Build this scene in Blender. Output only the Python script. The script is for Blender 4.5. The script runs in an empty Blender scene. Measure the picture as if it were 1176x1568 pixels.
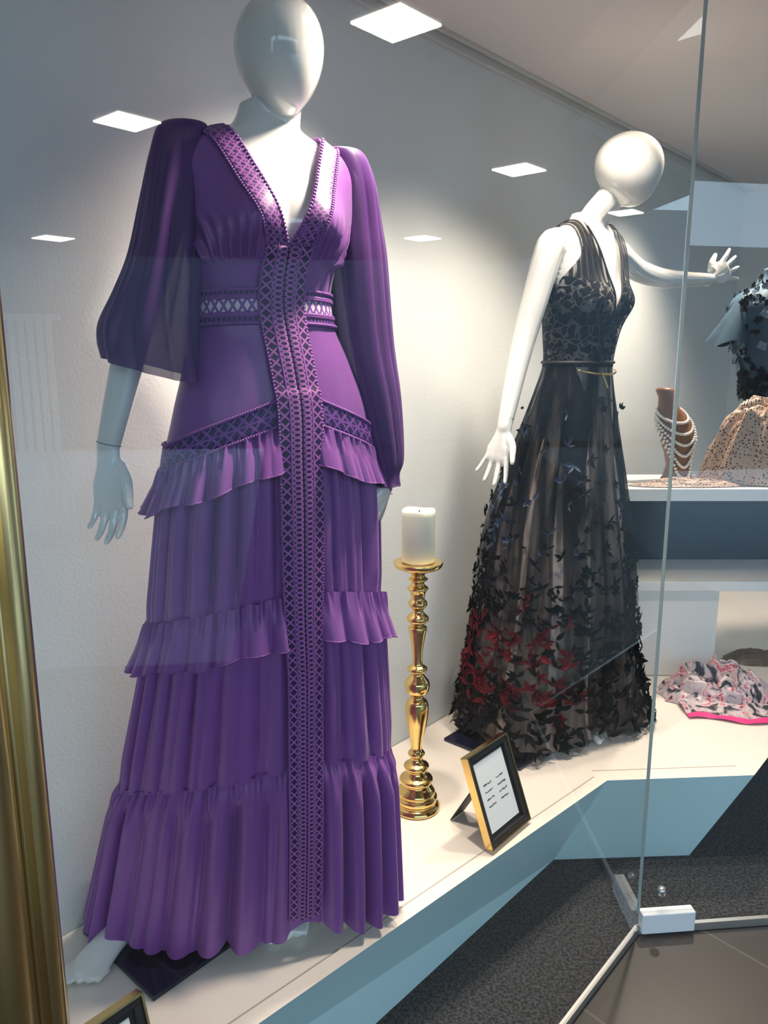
import bpy, bmesh, math, random
from mathutils import Vector, Matrix, noise
random.seed(7)
sc = bpy.context.scene
rad = math.radians
PSI = rad(41.2)
U = Vector((math.sin(PSI), math.cos(PSI), 0))      # along the shop window
N = Vector((-math.cos(PSI), math.sin(PSI), 0))     # from the street to the back wall
PZ = 0.30                                          # platform height
CZ = 2.38                                          # ceiling height
def UN(u, n, z=0.0): return U*u + N*n + Vector((0, 0, z))

# ------------------------------------------------------------------ materials
def new_mat(name):
    m = bpy.data.materials.new(name); m.use_nodes = True
    nt = m.node_tree; b = nt.nodes['Principled BSDF']
    return m, nt, b
def mat(name, col, rough=0.5, metal=0.0, var=0.0, vscale=8.0, bump=0.0, bscale=60.0, coat=0.0, sheen=0.0, alpha=1.0, spec=None, col2=None, bdist=0.004):
    m, nt, b = new_mat(name)
    b.inputs['Base Color'].default_value = (*col, 1)
    b.inputs['Roughness'].default_value = rough
    b.inputs['Metallic'].default_value = metal
    b.inputs['Coat Weight'].default_value = coat
    b.inputs['Coat Roughness'].default_value = 0.05
    b.inputs['Sheen Weight'].default_value = sheen
    b.inputs['Alpha'].default_value = alpha
    if spec is not None: b.inputs['Specular IOR Level'].default_value = spec
    tc = nt.nodes.new('ShaderNodeTexCoord')
    if var > 0 or col2:
        n = nt.nodes.new('ShaderNodeTexNoise'); n.inputs['Scale'].default_value = vscale; n.inputs['Detail'].default_value = 4
        nt.links.new(tc.outputs['Object'], n.inputs['Vector'])
        mx = nt.nodes.new('ShaderNodeMix'); mx.data_type = 'RGBA'
        c2 = col2 if col2 else tuple(min(1, c*(1+var)) for c in col)
        c1 = col if col2 else tuple(c*(1-var) for c in col)
        mx.inputs[6].default_value = (*c1, 1); mx.inputs[7].default_value = (*c2, 1)
        if col2:
            r = nt.nodes.new('ShaderNodeMapRange'); r.inputs[1].default_value = .4; r.inputs[2].default_value = .6
            nt.links.new(n.outputs['Fac'], r.inputs[0]); nt.links.new(r.outputs[0], mx.inputs[0])
        else: nt.links.new(n.outputs['Fac'], mx.inputs[0])
        nt.links.new(mx.outputs[2], b.inputs['Base Color'])
    if bump > 0:
        n2 = nt.nodes.new('ShaderNodeTexNoise'); n2.inputs['Scale'].default_value = bscale; n2.inputs['Detail'].default_value = 3
        nt.links.new(tc.outputs['Object'], n2.inputs['Vector'])
        bp = nt.nodes.new('ShaderNodeBump'); bp.inputs['Strength'].default_value = bump; bp.inputs['Distance'].default_value = bdist
        nt.links.new(n2.outputs['Fac'], bp.inputs['Height']); nt.links.new(bp.outputs[0], b.inputs['Normal'])
    return m
def mth(nt, op, a, b=None):
    n = nt.nodes.new('ShaderNodeMath'); n.operation = op
    for i, v in enumerate((a, b)):
        if v is None: continue
        if isinstance(v, (int, float)): n.inputs[i].default_value = v
        else: nt.links.new(v, n.inputs[i])
    return n.outputs[0]
def lace_mat(name, thread, hole, w=0.13, rough=0.5, placket=False):
    m, nt, b = new_mat(name)
    uv = nt.nodes.new('ShaderNodeUVMap'); sp = nt.nodes.new('ShaderNodeSeparateXYZ'); nt.links.new(uv.outputs[0], sp.inputs[0])
    fu = mth(nt, 'ABSOLUTE', mth(nt, 'SUBTRACT', mth(nt, 'FRACT', sp.outputs[0]), 0.5))
    fv = mth(nt, 'ABSOLUTE', mth(nt, 'SUBTRACT', mth(nt, 'FRACT', sp.outputs[1]), 0.5))
    d = mth(nt, 'ABSOLUTE', mth(nt, 'SUBTRACT', fu, fv))
    x = mth(nt, 'LESS_THAN', d, w)
    bd = mth(nt, 'GREATER_THAN', fu, 0.42)
    mask = mth(nt, 'MAXIMUM', x, bd)
    if placket:   # two mirrored strips: lattice outside, chain of rings inside, dark opening between
        f2 = mth(nt, 'ABSOLUTE', mth(nt, 'SUBTRACT', mth(nt, 'FRACT', mth(nt, 'MULTIPLY', sp.outputs[1], 2.0)), 0.5))
        rr = mth(nt, 'SQRT', mth(nt, 'ADD', mth(nt, 'POWER', mth(nt, 'DIVIDE', fu, .34), 2), mth(nt, 'POWER', mth(nt, 'DIVIDE', f2, .42), 2)))
        ring = mth(nt, 'MAXIMUM', mth(nt, 'LESS_THAN', mth(nt, 'ABSOLUTE', mth(nt, 'SUBTRACT', rr, 1.0)), .30), mth(nt, 'GREATER_THAN', fu, .43))
        col = mth(nt, 'FLOOR', sp.outputs[0])
        isin = mth(nt, 'LESS_THAN', mth(nt, 'ABSOLUTE', mth(nt, 'SUBTRACT', col, 1.5)), .7)
        m2 = nt.nodes.new('ShaderNodeMix'); nt.links.new(isin, m2.inputs[0]); nt.links.new(mask, m2.inputs[2]); nt.links.new(ring, m2.inputs[3])
        gap = mth(nt, 'GREATER_THAN', mth(nt, 'ABSOLUTE', mth(nt, 'SUBTRACT', sp.outputs[0], 2.0)), .10)
        mask = mth(nt, 'MULTIPLY', m2.outputs[0], gap)
    mx = nt.nodes.new('ShaderNodeMix'); mx.data_type = 'RGBA'
    mx.inputs[6].default_value = (*hole, 1); mx.inputs[7].default_value = (*thread, 1)
    nt.links.new(mask, mx.inputs[0]); nt.links.new(mx.outputs[2], b.inputs['Base Color'])
    bp = nt.nodes.new('ShaderNodeBump'); bp.inputs['Strength'].default_value = 0.9; bp.inputs['Distance'].default_value = 0.003
    nt.links.new(mask, bp.inputs['Height']); nt.links.new(bp.outputs[0], b.inputs['Normal'])
    b.inputs['Roughness'].default_value = rough
    return m
def emis(name, col, s):
    m, nt, b = new_mat(name)
    b.inputs['Base Color'].default_value = (*col, 1)
    b.inputs['Emission Color'].default_value = (*col, 1); b.inputs['Emission Strength'].default_value = s
    return m
def glass_mat(name):
    m = bpy.data.materials.new(name); m.use_nodes = True; nt = m.node_tree; nt.nodes.clear()
    out = nt.nodes.new('ShaderNodeOutputMaterial'); tr = nt.nodes.new('ShaderNodeBsdfTransparent'); gl = nt.nodes.new('ShaderNodeBsdfGlossy')
    tr.inputs[0].default_value = (0.95, 0.985, 0.985, 1)
    gl.inputs['Roughness'].default_value = 0.0; gl.inputs[0].default_value = (0.93, 0.98, 1, 1)
    lw = nt.nodes.new('ShaderNodeLayerWeight'); lw.inputs[0].default_value = 0.5
    f = mth(nt, 'ADD', mth(nt, 'MULTIPLY', mth(nt, 'POWER', lw.outputs['Facing'], 4.5), 0.7), 0.075)
    mx = nt.nodes.new('ShaderNodeMixShader'); nt.links.new(f, mx.inputs[0]); nt.links.new(tr.outputs[0], mx.inputs[1]); nt.links.new(gl.outputs[0], mx.inputs[2])
    nt.links.new(mx.outputs[0], out.inputs[0]); return m

M_wall = mat('wall_paint', (0.67, 0.705, 0.70), 0.75, var=0.04, vscale=3, bump=0.15, bscale=150)
M_ceil = mat('ceiling_paint', (0.74, 0.68, 0.67), 0.8, var=0.04, vscale=2)
M_plat = mat('platform_laminate', (0.86, 0.80, 0.73), 0.28, var=0.03, vscale=3)
M_platface = mat('platform_face', (0.58, 0.80, 0.84), 0.4, var=0.03)
M_white = mat('shelf_white', (0.86, 0.87, 0.86), 0.35, var=0.03)
M_navy = mat('navy_panel', (0.003, 0.010, 0.022), 0.8, var=0.2, spec=.1)
M_carpet = mat('carpet', (0.008, 0.010, 0.014), 0.95, bump=1.0, bscale=160, col2=(0.060, 0.065, 0.072), vscale=130, bdist=.01)
M_skin = mat('mannequin_gloss', (0.80, 0.81, 0.78), 0.14, coat=1.0, var=0.01)
M_seam = mat('mannequin_seam', (0.25, 0.26, 0.27), 0.5, var=0.05)
M_brass = mat('polished_brass', (0.80, 0.57, 0.22), 0.16, metal=1.0, var=0.08, vscale=14)
M_brassD = mat('brass_mullion', (0.76, 0.57, 0.26), 0.26, metal=1.0, var=0.12, vscale=10)
M_steel = mat('steel_channel', (0.55, 0.56, 0.55), 0.35, metal=0.9, var=0.05)
M_purple = mat('purple_satin', (0.225, 0.070, 0.320), 0.31, sheen=0.12, var=0.06, vscale=5, bump=0.06, bscale=400)
M_lace = lace_mat('purple_lace', (0.37, 0.120, 0.42), (0.022, 0.006, 0.06), w=.12, placket=True)
M_laceN = lace_mat('neckline_lace_mat', (0.33, 0.105, 0.40), (0.035, 0.010, 0.09), w=.15)
M_laceB = lace_mat('purple_lace_band', (0.20, 0.065, 0.33), (0.025, 0.009, 0.08))
M_cord = mat('purple_cord', (0.24, 0.075, 0.33), .5, var=.1)
M_laceW = lace_mat('openwork_lace', (0.24, 0.078, 0.36), (0.70, 0.64, 0.72), w=0.17)
M_black = mat('black_fabric', (0.010, 0.010, 0.013), 0.6, var=0.3)
M_plate = mat('mannequin_base_black', (0.008, 0.01, 0.03), 0.06)
M_candle = mat('candle_wax', (0.76, 0.79, 0.62), 0.45, var=0.03)
M_card = mat('paper_card', (0.85, 0.87, 0.87), 0.6, var=0.01)
M_ink = mat('ink', (0.03, 0.03, 0.04), 0.7, var=0.1)
M_glass = glass_mat('shop_glass')
def sheer_mat():
    m, nt, b = new_mat('purple_chiffon')
    b.inputs['Base Color'].default_value = (.078, .018, .150, 1); b.inputs['Roughness'].default_value = .45; b.inputs['Sheen Weight'].default_value = .05
    b.inputs['Specular IOR Level'].default_value = .3
    lw = nt.nodes.new('ShaderNodeLayerWeight'); lw.inputs[0].default_value = .5
    a = mth(nt, 'ADD', mth(nt, 'MULTIPLY', mth(nt, 'POWER', lw.outputs['Facing'], 1.3), .30), .84); a = mth(nt, 'MINIMUM', a, 1.0)
    nt.links.new(a, b.inputs['Alpha']); return m
M_sheer = sheer_mat()

def tile_mat():
    m, nt, b = new_mat('brown_floor_tile')
    tc = nt.nodes.new('ShaderNodeTexCoord'); mp = nt.nodes.new('ShaderNodeMapping'); mp.inputs['Rotation'].default_value = (0, 0, rad(49))
    nt.links.new(tc.outputs['Object'], mp.inputs[0])
    br = nt.nodes.new('ShaderNodeTexBrick'); br.inputs['Scale'].default_value = 2.2; br.offset = 0
    br.inputs['Color1'].default_value = (0.062, 0.052, 0.047, 1); br.inputs['Color2'].default_value = (0.052, 0.045, 0.042, 1)
    br.inputs['Mortar'].default_value = (0.11, 0.10, 0.09, 1); br.inputs['Mortar Size'].default_value = 0.008
    br.inputs['Brick Width'].default_value = 1.0; br.inputs['Row Height'].default_value = 1.0
    nt.links.new(mp.outputs[0], br.inputs[0]); nt.links.new(br.outputs[0], b.inputs['Base Color'])
    b.inputs['Roughness'].default_value = 0.4
    return m
M_tile = tile_mat()
def voro_mat(name, base, dot, scale, thr, rough=0.5):
    m, nt, b = new_mat(name)
    tc = nt.nodes.new('ShaderNodeTexCoord'); v = nt.nodes.new('ShaderNodeTexVoronoi'); v.inputs['Scale'].default_value = scale
    nt.links.new(tc.outputs['Object'], v.inputs[0])
    k = mth(nt, 'LESS_THAN', v.outputs['Distance'], thr)
    mx = nt.nodes.new('ShaderNodeMix'); mx.data_type = 'RGBA'; mx.inputs[6].default_value = (*base, 1); mx.inputs[7].default_value = (*dot, 1)
    nt.links.new(k, mx.inputs[0]); nt.links.new(mx.outputs[2], b.inputs['Base Color']); b.inputs['Roughness'].default_value = rough
    return m
M_beads = voro_mat('beaded_fabric', (0.52, 0.38, 0.30), (0.02, 0.018, 0.02), 105, 0.31)

# ------------------------------------------------------------------ mesh helpers
def obj(name, verts, faces, mats, smooth=True, uvs=None, parent=None, fm=None):
    me = bpy.data.meshes.new(name); me.from_pydata([tuple(v) for v in verts], [], faces); me.update()
    if not isinstance(mats, (list, tuple)): mats = [mats]
    for m in mats: me.materials.append(m)
    if fm:
        for p, i in zip(me.polygons, fm): p.material_index = i
    if smooth:
        for p in me.polygons: p.use_smooth = True
    if uvs:
        l = me.uv_layers.new(name='UVMap')
        for lp in me.loops: l.data[lp.index].uv = uvs[lp.vertex_index]
    o = bpy.data.objects.new(name, me); sc.collection.objects.link(o)
    if parent: o.parent = parent
    return o
def empty(name, loc=(0, 0, 0)):
    o = bpy.data.objects.new(name, None); sc.collection.objects.link(o); o.location = loc; o.empty_display_size = 0.1
    return o
class MB:
    """mesh builder"""
    def __init__(s): s.v = []; s.f = []; s.m = []
    def add(s, vs, fs, mi=0):
        o = len(s.v); s.v += [Vector(x) for x in vs]; s.f += [tuple(i+o for i in f) for f in fs]; s.m += [mi]*len(fs)
    def box(s, c, sx, sy, sz, ax=None, ay=None, mi=0):
        ax = ax or Vector((1, 0, 0)); ay = ay or Vector((0, 1, 0)); az = ax.cross(ay).normalized(); c = Vector(c)
        vs = [c+ax*(sx/2*i)+ay*(sy/2*j)+az*(sz/2*k) for k in (-1, 1) for j in (-1, 1) for i in (-1, 1)]
        s.add(vs, [(0, 2, 3, 1), (4, 5, 7, 6), (0, 1, 5, 4), (2, 6, 7, 3), (0, 4, 6, 2), (1, 3, 7, 5)], mi)
    def rings(s, rs, mi=0, cap=True):
        n = len(rs[0]); vs = [p for r in rs for p in r]; fs = []
        for k in range(len(rs)-1):
            for i in range(n):
                j = (i+1) % n; fs.append((k*n+i, k*n+j, (k+1)*n+j, (k+1)*n+i))
        if cap:
            fs.append(tuple(range(n))[::-1]); fs.append(tuple((len(rs)-1)*n+i for i in range(n)))
        s.add(vs, fs, mi)
    def lathe(s, c, prof, n=48, mi=0):
        c = Vector(c)
        s.rings([[c+Vector((r*math.cos(2*math.pi*i/n), r*math.sin(2*math.pi*i/n), z)) for i in range(n)] for r, z in prof], mi)
    def tube(s, pts, radii, side=None, n=14, mi=0, round_ends=True):
        pts = [Vector(p) for p in pts]; R = [(r, r) if isinstance(r, (int, float)) else r for r in radii]
        P = []; Q = []
        for k in range(len(pts)-1):
            for q in range(5):
                t = q/5
                p0 = pts[max(k-1, 0)]; p1 = pts[k]; p2 = pts[k+1]; p3 = pts[min(k+2, len(pts)-1)]
                P.append(0.5*((2*p1)+(p2-p0)*t+(2*p0-5*p1+4*p2-p3)*t*t+(3*p1-p0-3*p2+p3)*t**3))
                Q.append((R[k][0]*(1-t)+R[k+1][0]*t, R[k][1]*(1-t)+R[k+1][1]*t))
        P.append(pts[-1]); Q.append(R[-1])
        rs = []; L = len(P)
        for k in range(L):
            d = (P[min(k+1, L-1)]-P[max(k-1, 0)]).normalized()
            sd = Vector(side) if side is not None else (Vector((1, 0, 0)) if abs(d.x) < 0.9 else Vector((0, 1, 0)))
            sd = (sd-d*sd.dot(d)).normalized(); up = d.cross(sd)
            def ring(c, q, sc_): return [c+sd*(q[0]*sc_*math.cos(2*math.pi*i/n))+up*(q[1]*sc_*math.sin(2*math.pi*i/n)) for i in range(n)]
            if k == 0 and round_ends:
                for a in (80, 55, 28): rs.append(ring(P[0]-d*min(Q[0])*math.sin(rad(a)), Q[0], math.cos(rad(a))))
            rs.append(ring(P[k], Q[k], 1))
            if k == L-1 and round_ends:
                for a in (28, 55, 80): rs.append(ring(P[k]+d*min(Q[k])*math.sin(rad(a)), Q[k], math.cos(rad(a))))
        s.rings(rs, mi)
    def ball(s, c, rx, ry=None, rz=None, nu=16, nv=10, mi=0):
        ry = ry or rx; rz = rz or rx; c = Vector(c); rs = []
        for k in range(1, nv):
            a = math.pi*k/nv-math.pi/2
            rs.append([c+Vector((rx*math.cos(a)*math.cos(2*math.pi*i/nu), ry*math.cos(a)*math.sin(2*math.pi*i/nu), rz*math.sin(a))) for i in range(nu)])
        s.rings(rs, mi)
    def make(s, name, mats, parent=None, smooth=True): return obj(name, s.v, s.f, mats, smooth, None, parent, s.m)

def bevel(o, w=0.003, seg=2):
    m = o.modifiers.new('bevel', 'BEVEL'); m.width = w; m.segments = seg; m.limit_method = 'ANGLE'; m.angle_limit = rad(40); return o
def prism(name, top, ztop, bot, zbot, mats, parent=None, facemat=0):
    n = len(top); vs = [Vector((x, y, ztop)) for x, y in top]+[Vector((x, y, zbot)) for x, y in bot]
    fs = [tuple(range(n)), tuple(range(2*n-1, n-1, -1))]+[(i, n+i, n+(i+1) % n, (i+1) % n) for i in range(n)]
    return obj(name, vs, fs, mats, False, None, parent, [0, 0]+[facemat]*n)
def crom(tab, z):
    if z <= tab[0][0]: return tab[0][1:]
    if z >= tab[-1][0]: return tab[-1][1:]
    for k in range(len(tab)-1):
        if tab[k][0] <= z <= tab[k+1][0]: break
    p1, p2 = tab[k], tab[k+1]; p0 = tab[max(k-1, 0)]; p3 = tab[min(k+2, len(tab)-1)]
    h = p2[0]-p1[0]; t = (z-p1[0])/h; out = []
    for c in range(1, len(p1)):
        m1 = (p2[c]-p0[c])/(p2[0]-p0[0])*h; m2 = (p3[c]-p1[c])/(p3[0]-p1[0])*h
        out.append((2*t**3-3*t*t+1)*p1[c]+(t**3-2*t*t+t)*m1+(-2*t**3+3*t*t)*p2[c]+(t**3-t*t)*m2)
    return out
def sst(a, b, x):
    t = max(0, min(1, (x-a)/(b-a))); return t*t*(3-2*t)
def nz(a, b, c=0.0): return noise.noise(Vector((a, b, c)))

# ------------------------------------------------------------------ room
def quad_wall(name, a, b, z0, z1, m, thick=0.06, out=None):
    a = Vector(a); b = Vector(b); d = (b-a).normalized(); o_ = out if out is not None else Vector((-d.y, d.x, 0))
    mb = MB(); c = (a+b)/2+o_*thick/2; mb.box((c.x, c.y, (z0+z1)/2), (b-a).length, thick, z1-z0, d, o_)
    return mb.make(name, m, smooth=False)
A0 = UN(-0.9, 1.445); A1 = UN(4.62, 1.445)
quad_wall('wall_back', A0, A1, 0, CZ, M_wall, out=N)
E1 = Vector((5.2, A1.y+0.07*(5.2-A1.x), 0))
quad_wall('wall_end', A1, E1, 0, CZ, M_wall, out=Vector((-0.07, 1, 0)).normalized())
quad_wall('wall_left', UN(-0.9, 0.66), UN(-0.9, 1.5), 0, CZ, M_wall, out=-U)
J = UN(1.78, 0.668); K = J+Vector((math.sin(rad(84.5)), math.cos(rad(84.5)), 0))*1.25
K2 = K+U*3.0
cp = [(p.x, p.y) for p in (UN(-0.9, .62), J-N*0.05, K-N*0.04, K2, E1, A1+N*0.05, A0+N*0.05)]
prism('ceiling', cp, CZ+0.06, cp, CZ, M_ceil)
M_trim = mat('trim_paint', (0.6, 0.6, 0.58), 0.5, var=.02)
mb = MB(); c = UN(1.86, 1.435, CZ-0.012); mb.box(c, 5.5, 0.018, 0.022, U, N); c = UN(1.86, 1.405, CZ-0.006); mb.box(c, 5.5, 0.008, 0.010, U, N)
mb.make('trim_1', M_trim, smooth=False)
obj('floor', [(-8, -12, 0), (14, -12, 0), (14, 10, 0), (-8, 10, 0)], [(0, 1, 2, 3)], M_tile, False)
pts = [UN(-0.9, .67), UN(1.78, .67), K, K2, E1, A1, A0]
prism('floor_carpet', [(p.x, p.y) for p in pts], 0.008, [(p.x, p.y) for p in pts], 0.0, M_carpet)

# platform
FD = Vector((0.727, 0.687, 0))
f0 = Vector((-.231, 1.198, 0))-FD*1.15
top = [f0, Vector((.645, 2.026, 0)), Vector((1.084, 2.055, 0)), Vector((1.084, 2.055, 0))+U*2.4, A1+Vector((1.1, .05, 0)), A1-N*.002, UN(-0.62, 1.443)]
b0 = Vector((-.012, 1.498, 0))-Vector((.674, .739, 0))*1.25
bot = [b0, Vector((.514, 2.075, 0)), Vector((.932, 2.096, 0)), Vector((.932, 2.12, 0))+U*2.45] + top[4:]
plat = empty('display_platform')
prism('platform_body', [(p.x, p.y) for p in top], PZ, [(p.x, p.y) for p in bot], 0.008, [M_plat, M_platface], plat, 1)
def lip(a, b, w, inn):
    mb.box((a+b)/2+inn*w/2+Vector((0, 0, PZ)), (b-a).length, 0.004, 0.001, (b-a).normalized(), inn)
mb = MB(); n1 = Vector((-FD.y, FD.x, 0))
lip(top[0]+n1*.035, top[1]+n1*.035+FD*-.01, .004, n1)
lip(top[1]+Vector((-.03, .05, 0)), top[2]+Vector((-.03, .05, 0)), .004, Vector((-.066, 1, 0)).normalized())
mb.make('edge_groove', mat('groove', (.45, .42, .38), .6, var=.05), plat, False)

# shop windows
def pane(name, a, b):
    a = Vector(a); b = Vector(b); e = empty(name)
    obj('glass', [(a.x, a.y, .025), (b.x, b.y, .025), (b.x, b.y, CZ), (a.x, a.y, CZ)], [(0, 1, 2, 3)], M_glass, False, None, e)
    d = (b-a).normalized(); n = Vector((-d.y, d.x, 0)); m_ = MB(); c = (a+b)/2
    m_.box((c.x, c.y, .013), (b-a).length, .012, .022, d, n); m_.make('bottom_channel', M_steel, e, False)
    return e
w1 = pane('window_1', UN(.284, .668), J)
w2 = pane('window_2', J, K)
w3 = pane('window_3', K, K2)
w4 = pane('window_4', UN(-0.9, .668), UN(.163, .668))
mb = MB(); mb.box((J.x, J.y, CZ/2+.03), .0022, .008, CZ-.06, U, N); mb.make('silicone_joint', mat('glass_edge', (.30, .38, .38), .2, var=.05), w2, False)
d2 = (K-J).normalized(); n2 = Vector((-d2.y, d2.x, 0))
mb = MB(); c = J+d2*.08; mb.box((c.x, c.y, .037), .145, .03, .058, d2, n2)
bevel(mb.make('patch_fitting', mat('patch_white', (.75, .78, .8), .35, var=.02), w2, False), .003)
mb = MB(); c = J+d2*.06; mb.lathe((c.x, c.y, .115), [(.001, 0), (.011, 0), (.011, .012), (.008, .02), (.001, .02)], 16); mb.make('glass_clip', M_steel, w2)
mb = MB(); c = (J+K)/2-n2*.03+d2*.03; mb.box((c.x, c.y, 2.335), (K-J).length-.04, .04, .17, d2, n2); mb.make('reflection_block_header', mat('added_header_paint', (.14, .13, .13), .6, var=.05), None, False)  # added beam above the view, blocks the downlight's double reflection

# brass mullion
W0 = .165; W1 = .282
segs = [(0, .0), (.04, .012), (.10, .02), (.18, .022), (.26, .018), (.30, .008), (.34, .008), (.38, .022), (.46, .033), (.55, .036), (.64, .032), (.70, .02), (.73, .010), (.77, .010), (.80, .018), (.86, .021), (.93, .017), (.98, .008), (1, 0)]
fr = [UN(W0+(W1-W0)*s, .662-h*.9) for s, h in segs]; bk = [UN(W0+(W1-W0)*s, .674+h*.6) for s, h in segs][::-1]
ringp = fr+bk; mb = MB()
mb.rings([[Vector((p.x, p.y, z)) for p in ringp] for z in (0.0, CZ)]); mb.make('brass_window_mullion', M_brassD, None, True)

# ------------------------------------------------------------------ outside: canopy with square downlights, street
can = empty('canopy')
mb = MB(); mb.box((3.9, 1.0, 2.87), 12.5, 6.6, .1); mb.make('canopy_soffit', mat('soffit', (.20, .17, .16), .7, var=.05), can, False)
M_dl = emis('downlight_glow', (1.0, .93, .82), 13)
lights = [((2.378, 1.381), .26), ((3.884, .056), .27), ((4.705, 2.619), .28), ((8.549, -1.619), .34), ((7.997, 2.52), .30), ((6.191, 4.107), .24)]
for k, ((x, y), s) in enumerate(lights):
    mb = MB(); mb.box((x, y, 2.812), s, s, .01, U, N); mb.make('downlight_panel', M_dl, can, False)
M_fac = mat('facade_render', (.12, .145, .17), .8, var=.35, vscale=.6)
mb = MB(); mb.box((12.5, -1, 2.0), .3, 18, 4.0); mb.make('street_facade', M_fac, None, False)
mb = MB(); mb.box((2.5, -9.5, 1.7), 16, .3, 3.4); mb.make('street_facade', mat('added_dark_facade', (.05, .055, .06), .8, var=.3, vscale=.6), None, False)  # unseen building added to keep sky haze out of window_2
mb = MB(); mb.box((7.3, -2.6, .006), 9.2, 6.4, .01); mb.make('street_pavement', mat('light_paving', (.50, .57, .63), .7, var=.12, vscale=2), None, False)
mb = MB()
for k in range(16): mb.box((6.0, -1.05-.075*k, .93), .02, .045, 1.75)
mb.box((6.0, -1.6, 1.83), .05, 1.3, .05); mb.box((6.0, -1.6, .035), .05, 1.3, .05)
mb.make('added_reflection_slats', mat('white_slats', (.9, .93, .95), .6, var=.05), None, False)  # invented screen, added so the left glass mirrors pale vertical lines

# ------------------------------------------------------------------ mannequins
def hand(mb, w, d, s, curl=1.0, thumb=1.0, spread=0.0, L=1.0, rw=.02):
    w = Vector(w); d = Vector(d).normalized(); s = Vector(s); s = (s-d*s.dot(d)).normalized(); n = d.cross(s)
    if curl < 0: n = -n; curl = -curl
    mb.tube([w-d*.02, w+d*.02*L, w+d*.055*L, w+d*.085*L], [(rw, rw*.85), (rw*1.15, .0165), (.036*L, .0145), (.036*L, .0115)], s)
    for off, ln, r, a0 in ((.028, .068, .0082, 3), (.0095, .077, .0085, 1), (-.0095, .072, .0082, -1), (-.027, .056, .0072, -4)):
        b = w+d*(.082-abs(off)*.15)*L+s*off*L; sp = rad(a0*(1+spread*4))
        dd = (d*math.cos(sp)+s*math.sin(sp)).normalized(); pts = [b-dd*.01]; p = b.copy(); ang = rad(8)*curl; pts.append(p.copy())
        for fr_, inc in ((.42, 18), (.32, 20), (.26, 14)):
            v = dd*math.cos(ang)+n*math.sin(ang); p = p+v*ln*fr_*L*1.02; pts.append(p.copy()); ang += rad(inc)*curl
        mb.tube(pts, [r*L, r*L, r*.95*L, r*.86*L, r*.7*L], s, 10)
    b = w+d*.02*L+s*.022*L*thumb
    t1 = (d*.75+s*.62*thumb+n*.25).normalized(); t2 = (d*.92+s*.3*thumb+n*.25).normalized()
    mb.tube([b, b+t1*.03*L, b+t1*.03*L+t2*.026*L, b+t1*.03*L+t2*.048*L], [.0125*L, .0105*L, .0092*L, .0072*L], s, 10)
def foot(mb, ankle, d, z0=PZ):
    d = Vector(d).normalized(); s = Vector((-d.y, d.x, 0)); a = Vector(ankle); g = Vector((a.x, a.y, z0))
    mb.tube([g-d*.045+Vector((0, 0, .028)), g+Vector((0, 0, .032)), g+d*.06+Vector((0, 0, .026)), g+d*.11+Vector((0, 0, .017)), g+d*.135+Vector((0, 0, .014))],
            [(.026, .026), (.031, .031), (.034, .025), (.041, .0165), (.038, .012)], s)
    for k in range(5):
        o_ = (-.031+k*.0165); r = (.0125 if k == 0 else .0088-.0006*k)
        b = g+d*(.13-.006*k)+s*o_*1.0+Vector((0, 0, r+.002)); mb.tube([b, b+d*.018+Vector((0, 0, .003)), b+d*(.034-.002*k)], [r, r, r*.9], s, 8)
    mb.tube([a+Vector((0, 0, .12)), a+Vector((0, 0, .04)), g+Vector((0, 0, .03))], [.036, .030, .03])
def local(root, phi, x, y, z):
    c, s_ = math.cos(phi), math.sin(phi); return Vector((root[0]+x*c-y*s_, root[1]+x*s_+y*c, z))
def torso(mb, root, phi, tab, bz, bx=.062, bamp=.03):
    rs = []; z = tab[0][0]; zs = []
    while z < tab[-1][0]: zs.append(z); z += .008
    for z in zs:
        a, b = crom(tab, z); ring = []
        for i in range(64):
            t = 2*math.pi*i/64; X = a*math.sin(t); Y = -b*math.cos(t)
            if Y < 0:
                g = max(math.exp(-(((X-bx)/.045)**2+((z-bz)/.048)**2)), math.exp(-(((X+bx)/.045)**2+((z-bz)/.048)**2))); Y -= g*bamp
            ring.append(local(root, phi, X, Y, z))
        rs.append(ring)
    mb.rings(rs)
def egg(mb, c, w, d, h, face, tilt=0.0):
    rs = []; c = Vector(c); n = 40; Rm = Matrix.Rotation(face, 3, 'Z') @ Matrix.Rotation(tilt, 3, 'X')
    for k in range(1, 28):
        a = math.pi*k/28-math.pi/2; q = math.sin(a); m_ = math.cos(a)*(1+.16*q-.04*q*q)
        rs.append([c+Rm @ Vector((w*m_*math.sin(2*math.pi*i/n), -d*m_*math.cos(2*math.pi*i/n)-.012*(1-q)*0.5, h*q)) for i in range(n)])
    mb.rings(rs)
def seam_ring(mb, c, d, r, t=.0008):
    c = Vector(c); d = Vector(d).normalized(); s = d.orthogonal().normalized(); u = d.cross(s); rs = []
    for i in range(33):
        a = 2*math.pi*i/32; o_ = s*math.cos(a)+u*math.sin(a); rs.append([c+o_*(r+t*math.cos(b))+d*t*math.sin(b) for b in (0, 1.57, 3.14, 4.71)])
    mb.rings(rs, cap=False)
def finish_body(mb, name, seams):
    e = empty(name); o = mb.make('body', M_skin, e)
    r = o.modifiers.new('remesh', 'REMESH'); r.mode = 'VOXEL'; r.voxel_size = .0033; r.use_smooth_shade = True
    s = o.modifiers.new('smooth', 'SMOOTH'); s.factor = .5; s.iterations = 5
    m2 = MB()
    for c, d, q in seams: seam_ring(m2, c, d, q)
    m2.make('joint_seams', M_seam, e)
    return e

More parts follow.
